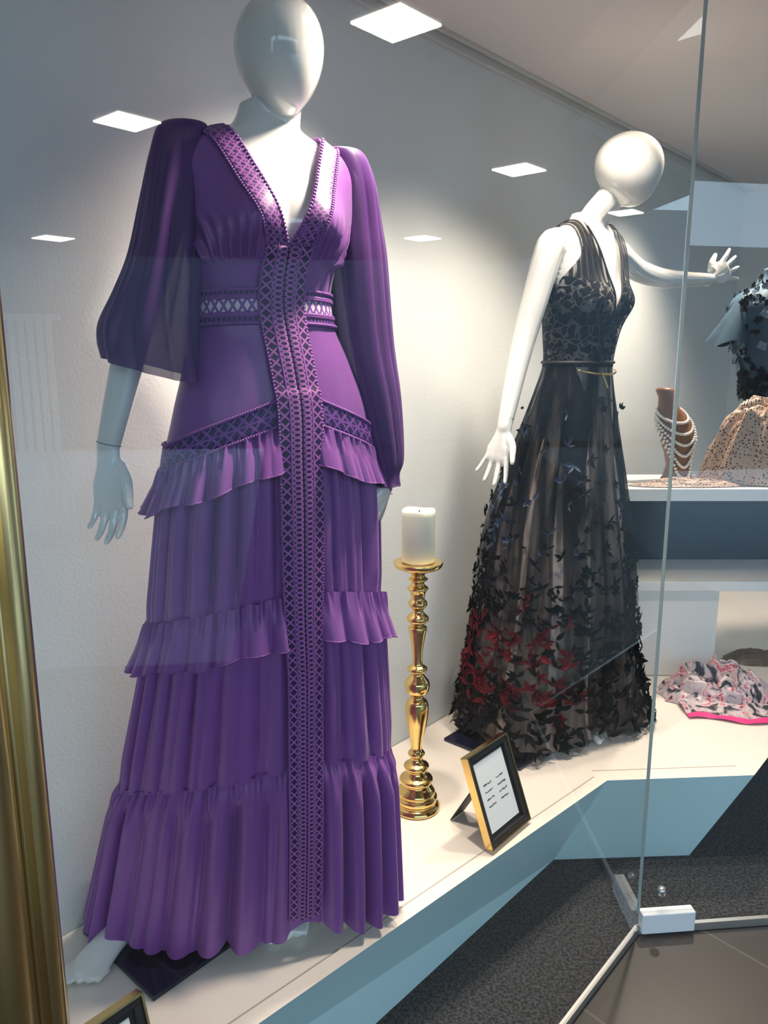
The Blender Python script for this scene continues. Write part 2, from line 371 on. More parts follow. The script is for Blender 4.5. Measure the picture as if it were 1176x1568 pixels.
R1 = (-.205, 1.44); P1 = rad(28)
tab1 = [(1.03, .12, .08), (1.12, .14, .09), (1.22, .148, .094), (1.33, .145, .092), (1.41, .138, .09), (1.48, .13, .086), (1.6, .108, .082), (1.66, .116, .088), (1.72, .132, .093), (1.78, .148, .088), (1.815, .153, .075), (1.845, .138, .062), (1.868, .10, .054), (1.888, .062, .048), (1.93, .042, .043)]
mb = MB(); torso(mb, R1, P1, tab1, 1.72)
mb.tube([(-.199, 1.447, 1.84), (-.188, 1.443, 1.89), (-.181, 1.437, 1.96)], [.054, .042, .041])
egg(mb, (-.179, 1.43, 1.995), .0735, .09, .0975, rad(24), rad(-4))
sh = local(R1, P1, -.146, 0.005, 1.808); mb.tube([local(R1, P1, -.11, .005, 1.815), sh, (-.372, 1.36, 1.70), (-.405, 1.35, 1.60), (-.443, 1.345, 1.48), (-.480, 1.335, 1.345)], [.03, .036, .031, .029, .028, .0205])
hand(mb, (-.480, 1.335, 1.335), (-.02, -.03, -1), (1, -.35, 0), curl=.9, rw=.0205)
sh = local(R1, P1, .146, .005, 1.808); mb.tube([local(R1, P1, .11, .005, 1.815), sh, (-.058, 1.512, 1.69), (-.042, 1.512, 1.55), (.006, 1.495, 1.27)], [.03, .036, .029, .027, .018])
hand(mb, (.004, 1.497, 1.262), (-.28, .12, -1), (-.35, -1, 0), curl=.5, rw=.019)
mb.tube([local(R1, P1, .07, 0, 1.12), (-.165, 1.47, .80), (-.18, 1.50, .50), (-.185, 1.53, .38)], [.07, .054, .048, .036])
foot(mb, (-.185, 1.55, .36), (-.12, -1, 0))
mb.tube([local(R1, P1, -.07, 0, 1.12), (-.33, 1.42, .82), (-.46, 1.43, .55), (-.535, 1.425, .40)], [.07, .054, .048, .036])
foot(mb, (-.54, 1.425, .39), (-.40, -1, 0))
man1 = finish_body(mb, 'mannequin', [((-.4785, 1.3352, 1.352), (-.23, -.08, -1), .0212)])
mb = MB(); a = Vector((-.437, 1.246, 0)); c = a+U*.175+N*.135; mb.box((c.x, c.y, PZ+.006), .35, .27, .010, U, N)
bevel(mb.make('base_plate', M_plate, man1, False), .002)

R2 = (.585, 2.335); P2 = rad(38)
tab2 = [(1.03, .10, .07), (1.12, .115, .08), (1.22, .12, .08), (1.33, .112, .078), (1.41, .105, .076), (1.484, .102, .076), (1.56, .115, .086), (1.644, .132, .092), (1.72, .142, .09), (1.78, .148, .082), (1.815, .153, .07), (1.84, .14, .058), (1.863, .10, .05), (1.88, .065, .047), (1.91, .045, .043)]
mb = MB(); torso(mb, R2, P2, tab2, 1.655, .06, .034)
mb.tube([(.585, 2.337, 1.84), (.602, 2.328, 1.89), (.640, 2.312, 1.94), (.668, 2.30, 1.99)], [.052, .042, .041, .044])
egg(mb, (.678, 2.292, 2.010), .076, .093, .10, rad(62), rad(-6))
mb.tube([local(R2, P2, -.11, 0, 1.812), local(R2, P2, -.152, 0, 1.803), (.425, 2.235, 1.66), (.386, 2.22, 1.511), (.338, 2.17, 1.304)], [.03, .043, .038, .032, .0205])
hand(mb, (.338, 2.17, 1.30), (-.25, -.12, -1), (.9, -.5, -.1), curl=.35, spread=1.0, rw=.0205)
mb.tube([local(R2, P2, .11, 0, 1.812), local(R2, P2, .15, 0, 1.803), (.80, 2.52, 1.765), (.93, 2.62, 1.75), (1.135, 2.79, 1.765)], [.03, .042, .036, .031, .02])
hand(mb, (1.138, 2.792, 1.766), (.80, .50, .42), (.2, .3, .9), curl=-.3, spread=1.2, rw=.02, L=1.1)
mb.tube([local(R2, P2, .06, 0, 1.12), (.61, 2.36, .8), (.63, 2.38, .5), (.63, 2.39, .38)], [.058, .05, .045, .036]); foot(mb, (.63, 2.39, .38), (.5, -1, 0))
mb.tube([local(R2, P2, -.06, 0, 1.12), (.52, 2.32, .8), (.50, 2.33, .5), (.50, 2.35, .38)], [.058, .05, .045, .036]); foot(mb, (.50, 2.35, .38), (.3, -1, 0))
man2 = finish_body(mb, 'mannequin', [((.345, 2.178, 1.332), (-.23, -.2, -1), .0222)])
mb = MB(); c = Vector((.50, 2.40, 0)); mb.box((c.x, c.y, PZ+.006), .62, .28, .010, U, N); bevel(mb.make('base_plate', M_plate, man2, False), .002)

# ------------------------------------------------------------------ ring surfaces for garments
def ringpt(tab, psi, z, off=0.0, breast=None):
    cx, cy, a, b, al = crom(tab, z); al = rad(al); th = psi-al; ca, sa = math.cos(al), math.sin(al)
    x = a*math.sin(th); y = -b*math.cos(th); nx = math.sin(th)/a; ny = -math.cos(th)/b; l = math.hypot(nx, ny); nx /= l; ny /= l
    if breast and y < 0:
        bz, bx, amp = breast; g = max(math.exp(-(((x-bx)/.048)**2+((z-bz)/.05)**2)), math.exp(-(((x+bx)/.048)**2+((z-bz)/.05)**2))); y -= g*amp
    x += nx*off; y += ny*off
    return Vector((cx+x*ca-y*sa, cy+x*sa+y*ca, z)), x, y
def tier(name, tab, ztop, zbot, off, m, parent, N_=640, M_=40, pc=None, pw=(.036, .07), hemwave=0.0, breast=None):
    vs = []; fs = []
    for j in range(M_+1):
        v = j/M_
        for i in range(N_):
            psi = -math.pi+2*math.pi*i/N_; z = ztop(psi)*(1-v)+zbot(psi)*v
            o_ = off(psi, v, z)
            if pc is not None:
                p0, _, _ = ringpt(tab, psi, z); q, _, _ = ringpt(tab, pc, z); k = sst(pw[0], pw[1], (p0-q).length)
                base = off(None, v, z); o_ = base+(o_-base)*k
            p, _, _ = ringpt(tab, psi, z, o_, breast)
            p.z += hemwave*v*math.sin(9*psi+1.3)
            vs.append(p)
    for j in range(M_):
        for i in range(N_):
            k = (i+1) % N_; fs.append((j*N_+i, (j+1)*N_+i, (j+1)*N_+k, j*N_+k))
    return obj(name, vs, fs, m, True, None, parent)
def strip(name, rows, m, parent, cols, cell):
    vs = []; uv = []; fs = []; nc = len(rows[0]); L = 0
    for r, row in enumerate(rows):
        if r: L += (row[nc//2]-rows[r-1][nc//2]).length
        for c, p in enumerate(row): vs.append(p); uv.append((c/(nc-1)*cols, L/cell))
    for r in range(len(rows)-1):
        for c in range(nc-1): fs.append((r*nc+c, r*nc+c+1, (r+1)*nc+c+1, (r+1)*nc+c))
    o = obj(name, vs, fs, m, True, uv, parent); s = o.modifiers.new('solid', 'SOLIDIFY'); s.thickness = .002; return o

# ------------------------------------------------------------------ purple dress
T1 = [(.30, -.303, 1.475, .33, .125, 6), (.484, -.28, 1.47, .302, .128, 8), (.65, -.26, 1.465, .277, .13, 11), (.92, -.233, 1.46, .238, .13, 17), (1.03, -.2265, 1.455, .224, .13, 20),
      (1.225, -.2125, 1.45, .21, .126, 26), (1.327, -.208, 1.447, .198, .121, 28), (1.41, -.205, 1.445, .18, .113, 28), (1.48, -.210, 1.443, .155, .103, 28), (1.56, -.22, 1.442, .127, .093, 28),
      (1.60, -.221, 1.44, .122, .091, 28), (1.66, -.214, 1.44, .128, .097, 28), (1.72, -.207, 1.44, .142, .101, 28), (1.78, -.205, 1.44, .157, .096, 28), (1.815, -.205, 1.44, .164, .083, 28),
      (1.845, -.205, 1.44, .149, .070, 28), (1.868, -.205, 1.44, .109, .062, 28), (1.890, -.205, 1.44, .070, .056, 28)]
BR1 = (1.72, .062, .034)
dress1 = empty('purple_maxi_dress'); PC = rad(28.5)
def sd(psi, w=100): return min(1, abs(psi-PC)/rad(w)) if abs(psi-PC) < math.pi else min(1, (2*math.pi-abs(psi-PC))/rad(w))
hip = lambda p: 1.447-.10*sd(p, 85)**.85
seam2 = lambda p: 1.083-.08*sd(p)
seam3 = lambda p: .735-.078*sd(p)
vs = []; fs = []; NN = 360; zs = []
z = 1.89
while z > 1.33: zs.append(z); z -= (.0015 if z > 1.80 else .003)
def vhw(z, z0, z1, w): return w*max(0, (z-z0)/(z1-z0))**.92
loc = {}
for j, z in enumerate(zs):
    for i in range(NN):
        psi = -math.pi+2*math.pi*i/NN; zz = max(z, hip(psi)-.03) if z < 1.47 else z
        off = .004
        p, x, y = ringpt(T1, psi, zz, off)
        g = sst(1.655, 1.662, zz)*(1-sst(1.675, 1.745, zz))*(1 if y < 0 else 0)*sst(.035, .06, abs(x))
        off += .0085*g*(1-abs(math.sin((x*260+(zz-1.66)*(-700*x)+2*nz(x*30, zz*5))))*1.6) + .0018*nz(x*30, zz*14) + .006*sst(1.655, 1.66, zz)*(1 if zz < 1.8 else 0)*(1-sst(1.7, 1.8, zz))
        p, x, y = ringpt(T1, psi, zz, off, BR1)
        vs.append(p); loc[len(vs)-1] = (x, y, zz)
for j in range(len(zs)-1):
    for i in range(NN):
        k = (i+1) % NN; ids = (j*NN+i, (j+1)*NN+i, (j+1)*NN+k, j*NN+k)
        x, y, z = [sum(loc[q][c] for q in ids)/4 for c in range(3)]
        if y < 0.01 and z > 1.676 and abs(x) < vhw(z, 1.676, 1.87, .082): continue
        if z > 1.86 and abs(x) < .082: continue
        fs.append(ids)
obj('bodice', vs, fs, M_purple, True, None, dress1)
def waves(n, seed, amp, irr=1.0, sharp=.35):
    def f(psi, z):
        a = n*psi+seed+irr*2.2*nz(psi*1.7+seed, z*.5, seed)+.5*nz(psi*6, seed)
        s = math.sin(a); s2 = math.sin(1.63*a+1.1+2*nz(psi*3, z*.8, seed+5))
        s = (abs(s)**(1-sharp))*(1 if s > 0 else -1)
        return amp*(s*.8+.5*s2)*(1+1.1*nz(psi*3, z*1.3, seed+9))
    return f
def gathers(n, seed, amp, irr=1.6):
    """rounded folds with narrow creases between them"""
    def f(psi, z):
        a = n*psi+seed+irr*2.4*nz(psi*1.6+seed, z*.35, seed)+.9*nz(psi*5, seed, z*.6)
        h = 1.7*(abs(math.sin(a/2))**.6)-1.15
        b_ = 2.3*n/2*psi*.5+seed*2+2*nz(psi*2.3, z*.5, seed+4); h2 = 1.2*abs(math.sin(b_))**.7-.8
        return amp*(h*(1+.9*nz(psi*2.6, z*.9, seed+9))+.55*h2)
    return f
w1f = gathers(24, .3, .0125); w2f = gathers(25, 2.1, .0135); w3f = gathers(27, 4.4, .0165); wg = waves(64, 1.0, .003, 1.5, 0)
tier('skirt_tier_upper', T1, lambda p: hip(p)-.04, lambda p: seam2(p)-.01, lambda p, v, z: (.002 if p is None else .002+w1f(p, z)*sst(0, .25, v)*(1-.5*sst(.8, 1, v))+wg(p, z)*(1-sst(0, .25, v))), M_purple, dress1, pc=PC, pw=(.030, .045))
tier('skirt_tier_middle', T1, lambda p: seam2(p), lambda p: seam3(p)-.006, lambda p, v, z: (.0 if p is None else w2f(p, z)*sst(0, .2, v)*(1-.4*sst(.8, 1, v))+wg(p, z)*(1-sst(0, .25, v))), M_purple, dress1, pc=PC, pw=(.030, .045))
tier('skirt_tier_lower', T1, lambda p: seam3(p), lambda p: .328+.05*math.exp(-((p-PC)/.18)**2), lambda p, v, z: (.0+.006*sst(0, .15, v) if p is None else .009*sst(0, .10, v)+w3f(p, z)*sst(0, .25, v)*(1+.3*v)+wg(p, z)*(1-sst(0, .25, v))*1.8), M_purple, dress1, M_=70, pc=PC, pw=(.028, .042), hemwave=.006)
r1 = gathers(26, 3.3, .011, 1.8); r2 = gathers(28, .9, .010, 1.8)
def ruffle(name, zt, zb, wf, flare, seed):
    tier(name, T1, zt, zb, lambda p, v, z: (.004+flare*.5*v if p is None else .007+flare*v+wf(p, z*.2)*(.25+.75*v)+wg(p, z)*(1-sst(0, .6, v))*1.8), M_purple, dress1, M_=26, pc=PC, pw=(.028, .036), hemwave=.004)
    e1 = MB(); pp = []
    for i in range(0, 361, 2):
        psi = rad(i)-math.pi; q, _, _ = ringpt(T1, PC, zb(psi)); p0, _, _ = ringpt(T1, psi, zb(psi)); k = sst(.028, .036, (p0-q).length)
        o_ = (.004+flare*.5)*(1-k)+k*(.007+flare+wf(psi, zb(psi)*.2)); p, _, _ = ringpt(T1, psi, zb(psi), o_); p.z += .004*math.sin(9*psi+1.3); pp.append(p)
    e1.tube(pp, [.0013]*len(pp), n=5); e1.make(name+'_rolled_hem', M_cord, dress1)
ruffle('hip_ruffle', lambda p: hip(p)-.045, lambda p: hip(p)-.122, r1, .022, 1)
ruffle('mid_ruffle', lambda p: seam2(p)+.004, lambda p: seam2(p)-.092, r2, .021, 2)
rows = []
z = 1.680
while z > .395:
    c0, _, _ = ringpt(T1, PC, z); c1, _, _ = ringpt(T1, PC+.02, z); dpsi = .02/(c1-c0).length; hw = .038 if z > 1.2 else .038-.007*min(1, (1.2-z)/.3)
    row = []
    for k in range(25):
        f_ = k/24-.5; s_ = f_*2*hw
        cen = min(1, abs(f_)/.05)
        o_ = .0115+.006*(1-abs(f_)*2)*(1 if z < 1.62 else .3) - .005*(1-cen) + (.004 if z < 1.44 else 0)
        p, _, _ = ringpt(T1, PC+s_*dpsi, z, o_, BR1 if z > 1.655 else None)
        row.append(p)
    rows.append(row); z -= .006
strip('lace_placket', rows, M_lace, dress1, 4, .0185)
e1 = MB()
for kk in (6, 18): e1.tube([r[kk]+Vector((0, -.0015, 0)) for r in rows[::3]], [.0018]*len(rows[::3]), n=6)
for kk in (0, 24):
    for r in rows[::1]: e1.ball(r[kk], .0034, nu=6, nv=5)
e1.make('placket_scallops', M_cord, dress1)
def on(x, z, off):
    cx, cy, a, b, al = crom(T1, z); th = math.asin(max(-.999, min(.999, x/a))); p, _, _ = ringpt(T1, th+rad(al), z, off, BR1); return p
for sgn in (-1, 1):
    rows = []
    for k in range(60):
        z = 1.655+(1.874-1.655)*k/59; h = vhw(z, 1.676, 1.87, .082); x0 = max(h-.003, 0.0) if z > 1.676 else 0
        rows.append([on(sgn*(x0+.036*q/8), z, .010) for q in range(9)])
    strip('neckline_lace', rows, M_laceN, dress1, 3, .0125)
    mbq = MB()
    for k in range(34):
        z = 1.68+(1.868-1.68)*k/33; mbq.ball(on(sgn*(vhw(z, 1.676, 1.87, .082)-.003), z, .011), .0035, nu=8, nv=6)
    for k in range(44):
        z = 1.68+(1.868-1.68)*k/43; mbq.ball(on(sgn*(vhw(z, 1.676, 1.87, .082)+.034), z, .010), .0030, nu=8, nv=6)
    mbq.make('loop_edging', M_cord, dress1)
def band(name, zt, h, off, m, cols, cell):
    rows = []; n = 260; e1 = MB()
    for i in range(n+1):
        psi = PC+rad(7)+(2*math.pi-rad(14))*i/n; ps = psi if psi < math.pi else psi-2*math.pi
        rows.append([ringpt(T1, psi, zt(ps)-h*q/5, off)[0] for q in range(6)])
    strip(name, rows, m, dress1, cols, cell)
    for q in (0, 5):
        for i in range(n+1): e1.ball(rows[i][q], .0032, nu=6, nv=5)
    e1.make(name+'_edging', M_cord, dress1)
band('waist_lace_band', lambda p: 1.600-.006*sd(p), .026, .0085, M_laceW, 1, .016)
band('waist_lace_trim_top', lambda p: 1.613-.006*sd(p), .010, .008, M_laceB, 1, .009)
band('waist_lace_trim_low', lambda p: 1.571-.006*sd(p), .013, .008, M_laceB, 1, .009)
band('hip_lace_band', lambda p: hip(p), .045, .0095, M_laceB, 2, .0225)
def sleeve(name, keys, folds, amp, seed, hemdrop=None):
    rs = []; n = 120; K_ = len(keys); tab = [(i,)+k for i, k in enumerate(keys)]; S = 80
    for j in range(S+1):
        t = j/S*(K_-1); x, y, z, hw = crom(tab, t); v = j/S; rs.append([])
        for i in range(n):
            a = 2*math.pi*i/n
            fo = folds*a+seed+1.5*nz(v*1.5, seed)+1.2*nz(math.cos(a), math.sin(a), seed)
            r = hw*(1+amp*sst(.05, .45, v)*((1.5*abs(math.sin(fo/1.0))**.7-.9)*.9+.3*math.sin(folds*1.9*a+2+seed)+nz(math.cos(a)*1.5+seed, math.sin(a)*1.5, v*1.3)*.7))
            dz = hemdrop(a)*sst(.6, 1, v) if hemdrop else 0
            rs[-1].append(Vector((x+r*math.cos(a), y+r*.92*math.sin(a), z+dz)))
    m_ = MB(); m_.rings(rs, cap=False)
    m_.add([*rs[0], sum(rs[0], Vector())/n], [(i, (i+1) % n, n) for i in range(n)])
    return m_.make(name, M_sheer, dress1)
sleeve('sleeve_left', [(-.322, 1.385, 1.882, .014), (-.332, 1.375, 1.874, .040), (-.341, 1.368, 1.83, .047), (-.352, 1.36, 1.76, .051), (-.367, 1.352, 1.67, .057), (-.381, 1.348, 1.61, .067), (-.394, 1.345, 1.555, .078), (-.396, 1.345, 1.515, .081), (-.394, 1.345, 1.482, .079)], 4, .15, 1.0, lambda a: -.022*math.cos(a)-.006)
sleeve('sleeve_right', [(-.085, 1.495, 1.868, .014), (-.077, 1.50, 1.862, .040), (-.066, 1.505, 1.815, .048), (-.058, 1.51, 1.74, .050), (-.052, 1.51, 1.675, .052), (-.040, 1.51, 1.53, .052), (-.015, 1.50, 1.42, .043), (.0047, 1.495, 1.31, .031), (.008, 1.491, 1.275, .021), (.007, 1.49, 1.252, .024)], 4, .14, 4.0)

# ------------------------------------------------------------------ black dress
T2 = [(.306, .578, 2.41, .335, .235, 14), (.388, .563, 2.40, .308, .222, 13), (.568, .546, 2.37, .266, .205, 10), (.786, .5435, 2.352, .233, .185, 8), (1.0, .54, 2.342, .203, .16, 10), (1.2, .552, 2.34, .165, .128, 20),
      (1.33, .565, 2.34, .14, .11, 28), (1.41, .572, 2.338, .125, .096, 34), (1.484, .578, 2.335, .113, .086, 38), (1.56, .582, 2.335, .122, .093, 38), (1.644, .587, 2.335, .139, .099, 38), (1.72, .587, 2.335, .149, .097, 38),
      (1.78, .585, 2.335, .155, .089, 38), (1.815, .585, 2.335, .160, .077, 38), (1.84, .585, 2.335, .147, .065, 38), (1.863, .585, 2.335, .107, .057, 38), (1.88, .585, 2.335, .072, .054, 38)]
BR2 = (1.655, .06, .034); dress2 = empty('black_lace_gown')
def lace_black():
    m, nt, b = new_mat('black_bodice_lace')
    tc = nt.nodes.new('ShaderNodeTexCoord')
    v = nt.nodes.new('ShaderNodeTexVoronoi'); v.feature = 'DISTANCE_TO_EDGE'; v.inputs['Scale'].default_value = 34
    nz_ = nt.nodes.new('ShaderNodeTexNoise'); nz_.inputs['Scale'].default_value = 22
    ad = nt.nodes.new('ShaderNodeVectorMath'); ad.operation = 'MULTIPLY_ADD'; nt.links.new(nz_.outputs['Color'], ad.inputs[0]); ad.inputs[1].default_value = (.07,)*3
    nt.links.new(tc.outputs['Object'], nz_.inputs[0]); nt.links.new(tc.outputs['Object'], ad.inputs[2]); nt.links.new(ad.outputs[0], v.inputs[0])
    k = mth(nt, 'GREATER_THAN', v.outputs['Distance'], .075)
    a = mth(nt, 'ADD', mth(nt, 'MULTIPLY', k, .41), .58)
    b.inputs['Base Color'].default_value = (.004, .004, .006, 1); b.inputs['Roughness'].default_value = .6; b.inputs['Specular IOR Level'].default_value = .10; nt.links.new(a, b.inputs['Alpha'])
    return m
def stripe_mat():
    m, nt, b = new_mat('black_striped_tulle')
    uv = nt.nodes.new('ShaderNodeUVMap'); sp = nt.nodes.new('ShaderNodeSeparateXYZ'); nt.links.new(uv.outputs[0], sp.inputs[0])
    k = mth(nt, 'GREATER_THAN', mth(nt, 'FRACT', sp.outputs[0]), .5)
    a = mth(nt, 'ADD', mth(nt, 'MULTIPLY', k, .34), .64)
    b.inputs['Base Color'].default_value = (.008, .007, .009, 1); b.inputs['Roughness'].default_value = .6; b.inputs['Specular IOR Level'].default_value = .15; nt.links.new(a, b.inputs['Alpha'])
    return m
M_bl = lace_black(); M_bs = stripe_mat()
vs = []; fs = []; uv = []; fm = []; loc = []; zs = []; z = 1.88
while z > 1.47: zs.append(z); z -= (.0015 if z > 1.80 else .004)
for z in zs:
    for i in range(NN):
        psi = -math.pi+2*math.pi*i/NN; p, x, y = ringpt(T2, psi, z, .005, BR2); vs.append(p); loc.append((x, y, z)); uv.append((x/.016, z/.02))
for j in range(len(zs)-1):
    for i in range(NN):
        k = (i+1) % NN; ids = (j*NN+i, (j+1)*NN+i, (j+1)*NN+k, j*NN+k); x, y, z = [sum(loc[q][c] for q in ids)/4 for c in range(3)]
        if y < .01 and z > 1.625 and abs(x) < vhw(z, 1.625, 1.855, .066): continue
        if z > 1.70 and abs(x) > .148-.045*sst(1.70, 1.80, z): continue
        if z > 1.85 and abs(x) < .066: continue
        if y > 0 and z > 1.72 and abs(x) < .05: continue
        fs.append(ids); fm.append(1 if z > 1.70+.25*abs(abs(x)-.06) else 0)
obj('bodice', vs, fs, [M_bl, M_bs], True, uv, dress2, fm)
def on2(x, z, off):
    cx, cy, a, b, al = crom(T2, z); th = math.asin(max(-.999, min(.999, x/a))); p, _, _ = ringpt(T2, th+rad(al), z, off, BR2); return p
mb = MB()
for s_ in (-1, 1):
    mb.tube([on2(s_*vhw(z, 1.625, 1.855, .066), z, .006) for z in [1.626+.0115*k for k in range(21)]], [.0028]*21, n=8)
mb.tube([ringpt(T2, rad(a), 1.484, .006)[0] for a in range(0, 361, 10)], [.005]*37, n=8)
mb.make('neckline_binding', M_black, dress2)
mb = MB()
mb.tube([ringpt(T2, rad(a), 1.462-.012*math.sin(rad((a+5)*1.8)), .012)[0] for a in range(-5, 96, 5)], [.0032]*21, n=8)
mb.tube([ringpt(T2, rad(30+k*2), 1.452-.008*k, .018)[0] for k in range(6)], [.0028]*6, n=8)
mb.make('gold_belt', M_brass, dress2)
tf = waves(15, .7, .012, 1.4, .2); tf2 = waves(13, 3.7, .009, 1.4, 0)
def bulge(p, z): return (.07*math.exp(-((p+.45)/.38)**2)-.05*math.exp(-((p-.55)/.35)**2))*(1-sst(.31, .75, z))
def tulle_mat(name, c1, c2, a1, a2, sc_, zlo=None, low=None):
    m, nt, b = new_mat(name)
    tc = nt.nodes.new('ShaderNodeTexCoord'); mp = nt.nodes.new('ShaderNodeMapping'); mp.inputs['Scale'].default_value = (1, 1, .08); nt.links.new(tc.outputs['Object'], mp.inputs[0])
    n = nt.nodes.new('ShaderNodeTexNoise'); n.inputs['Scale'].default_value = sc_; n.inputs['Detail'].default_value = 3; nt.links.new(mp.outputs[0], n.inputs[0])
    r = nt.nodes.new('ShaderNodeMapRange'); r.inputs[1].default_value = .42; r.inputs[2].default_value = .58; nt.links.new(n.outputs['Fac'], r.inputs[0])
    sp = nt.nodes.new('ShaderNodeSeparateXYZ'); nt.links.new(tc.outputs['Object'], sp.inputs[0])
    mx = nt.nodes.new('ShaderNodeMix'); mx.data_type = 'RGBA'; mx.inputs[6].default_value = (*c1, 1); mx.inputs[7].default_value = (*c2, 1); nt.links.new(r.outputs[0], mx.inputs[0]); co_ = mx.outputs[2]
    if low:
        zr = nt.nodes.new('ShaderNodeMapRange'); zr.inputs[1].default_value = .55; zr.inputs[2].default_value = 1.05; zr.inputs[3].default_value = .35; nt.links.new(sp.outputs[2], zr.inputs[0])
        m3 = nt.nodes.new('ShaderNodeMix'); m3.data_type = 'RGBA'; m3.inputs[6].default_value = (*low, 1); nt.links.new(zr.outputs[0], m3.inputs[0]); nt.links.new(co_, m3.inputs[7]); co_ = m3.outputs[2]
    nt.links.new(co_, b.inputs['Base Color'])
    b.inputs['Roughness'].default_value = .75; b.inputs['Specular IOR Level'].default_value = .12
    al = mth(nt, 'ADD', mth(nt, 'MULTIPLY', r.outputs[0], a2-a1), a1)
    if zlo:
        zr = nt.nodes.new('ShaderNodeMapRange')
        zr.inputs[1].default_value = .60; zr.inputs[2].default_value = 1.30; zr.inputs[3].default_value = zlo; zr.inputs[4].default_value = 1.12; nt.links.new(sp.outputs[2], zr.inputs[0])
        al = mth(nt, 'MULTIPLY', al, zr.outputs[0])
    if a1 < 1: nt.links.new(al, b.inputs['Alpha'])
    return m
M_tulle = tulle_mat('black_tulle', (.012, .012, .014), (.005, .005, .007), .42, .86, 26, .6)
M_lin = tulle_mat('nude_lining', (.34, .30, .28), (.035, .033, .035), 1, 1, 19, None, (.34, .28, .255))
tier('skirt_lining', T2, lambda p: 1.484, lambda p: .325, lambda p, v, z: (0 if p is None else -.012+tf2(p, z)*sst(0, .3, v)+bulge(p, z)), M_lin, dress2)
tier('skirt_tulle', T2, lambda p: 1.486, lambda p: .309+.008*math.sin(p*23)**2, lambda p, v, z: (0 if p is None else .004+tf(p, z)*sst(0, .3, v)*(1+.6*v)+bulge(p, z)), M_tulle, dress2, M_=60)
M_red = mat('dark_red_petal', (.13, .003, .010), .65, var=.5, spec=.25); M_blu = mat('slate_blue_petal', (.035, .06, .12), .6, var=.3); M_pet = mat('black_petal', (.006, .006, .008), .7, var=.3, spec=.2)
mb = MB(); rnd = random.Random(3); cnt = 0
def leaf(c, ax, n, L, w, mi, lift):
    sx = n.cross(ax); ax = (ax+n*lift).normalized()
    mb.add([c, c+ax*.4*L+sx*w*.8+n*.002, c+ax*.95*L+sx*w+n*.003, c+ax*2*L+n*.004, c+ax*.95*L-sx*w+n*.003, c+ax*.4*L-sx*w*.8+n*.002, c+ax*.5*L-n*.003, c+ax*1.2*L-n*.002],
           [(0, 1, 6), (1, 2, 7, 6), (2, 3, 7), (3, 4, 7), (4, 5, 6, 7), (5, 0, 6)], mi)
while cnt < 1250:
    v = rnd.random()**.72; z = 1.38-v*(1.38-.325); p = rnd.uniform(-math.pi, math.pi)
    dens = .22+.78*sst(1.25, .62, z)
    if rnd.random() > dens: continue
    cnt += 1
    off = .010+tf(p, z)*.9+bulge(p, z)+rnd.uniform(0, .006); c, _, _ = ringpt(T2, p, z, off); e, _, _ = ringpt(T2, p+.02, z, off); q, _, _ = ringpt(T2, p, z+.01, off)
    t = (e-c).normalized(); up = (q-c).normalized(); n = t.cross(up).normalized()
    pd = math.degrees(p); mi = 0
    if -85 < pd < 8 and .38 < z < .82 and rnd.random() < .8*math.exp(-((z-.60)/.14)**2): mi = 1
    if -90 < pd < 5 and .92 < z < 1.38 and rnd.random() < .65: mi = 2
    a0 = rnd.gauss(0, 1.3); big = .72+.46*sst(1.0, .45, z)
    if rnd.random() < .14:     # open five-petalled flower
        for q5 in range(5):
            a = a0+q5*2*math.pi/5; ax = up*math.cos(a)+t*math.sin(a); L = .0125*big
            if c.z+ax.z*2*L > .312: leaf(c, ax, n, L, L*.62, mi, .25)
        continue
    for da in rnd.choice(((-1.1, 0, 1.1), (-.7, .8), (-.2, 2.2), (0,), (-2.0, -.9, .3))):
        a = a0+da+rnd.uniform(-.3, .3); ax = up*math.cos(a)+t*math.sin(a); L = rnd.uniform(.012, .024)*big; w = L*rnd.uniform(.28, .46)
        if c.z+ax.z*2*L < .312: continue
        leaf(c, ax, n, L, w, mi, rnd.uniform(0, .3))
mb.make('applique_petals', [M_pet, M_red, M_blu], dress2)

# ------------------------------------------------------------------ candlestick + candle
cs = MB(); cpos = (.087, 1.894, 0)
pr = [(.001, .3005), (.061, .3005), (.061, .314), (.054, .320), (.057, .328), (.057, .336), (.050, .343), (.052, .350), (.044, .362), (.036, .372), (.044, .379), (.044, .388), (.032, .396), (.024, .410), (.033, .418), (.033, .426), (.021, .434), (.015, .446), (.022, .455), (.022, .462), (.015, .470),
      (.016, .49), (.022, .52), (.029, .56), (.031, .595), (.027, .610), (.017, .618), (.017, .626), (.029, .636), (.033, .65), (.032, .664), (.022, .678), (.016, .688), (.025, .695), (.025, .704), (.014, .712), (.013, .735), (.016, .765), (.021, .795), (.024, .815), (.015, .822), (.027, .832), (.028, .842), (.018, .852), (.014, .862), (.023, .872), (.024, .882), (.017, .892), (.021, .910), (.027, .920), (.017, .930), (.017, .936), (.026, .944), (.017, .952), (.022, .960), (.040, .968), (.058, .976), (.063, .984), (.063, .990), (.056, .991), (.02, .986), (.001, .986)]
def subdiv(pr, n=4):
    out = []
    for k in range(len(pr)-1):
        p0 = pr[max(k-1, 0)]; p1 = pr[k]; p2 = pr[k+1]; p3 = pr[min(k+2, len(pr)-1)]
        for q in range(n):
            t = q/n; out.append(tuple(max(.0005, .5*((2*p1[c])+(p2[c]-p0[c])*t+(2*p0[c]-5*p1[c]+4*p2[c]-p3[c])*t*t+(3*p1[c]-p0[c]-3*p2[c]+p3[c])*t**3)) if c == 0 else p1[c]*(1-t)+p2[c]*t for c in (0, 1)))
    out.append(pr[-1]); return out
cs.lathe(cpos, subdiv(pr), 56); cs.make('candlestick', M_brass)
ca = empty('pillar_candle'); m_ = MB()
n = 48; rs = []
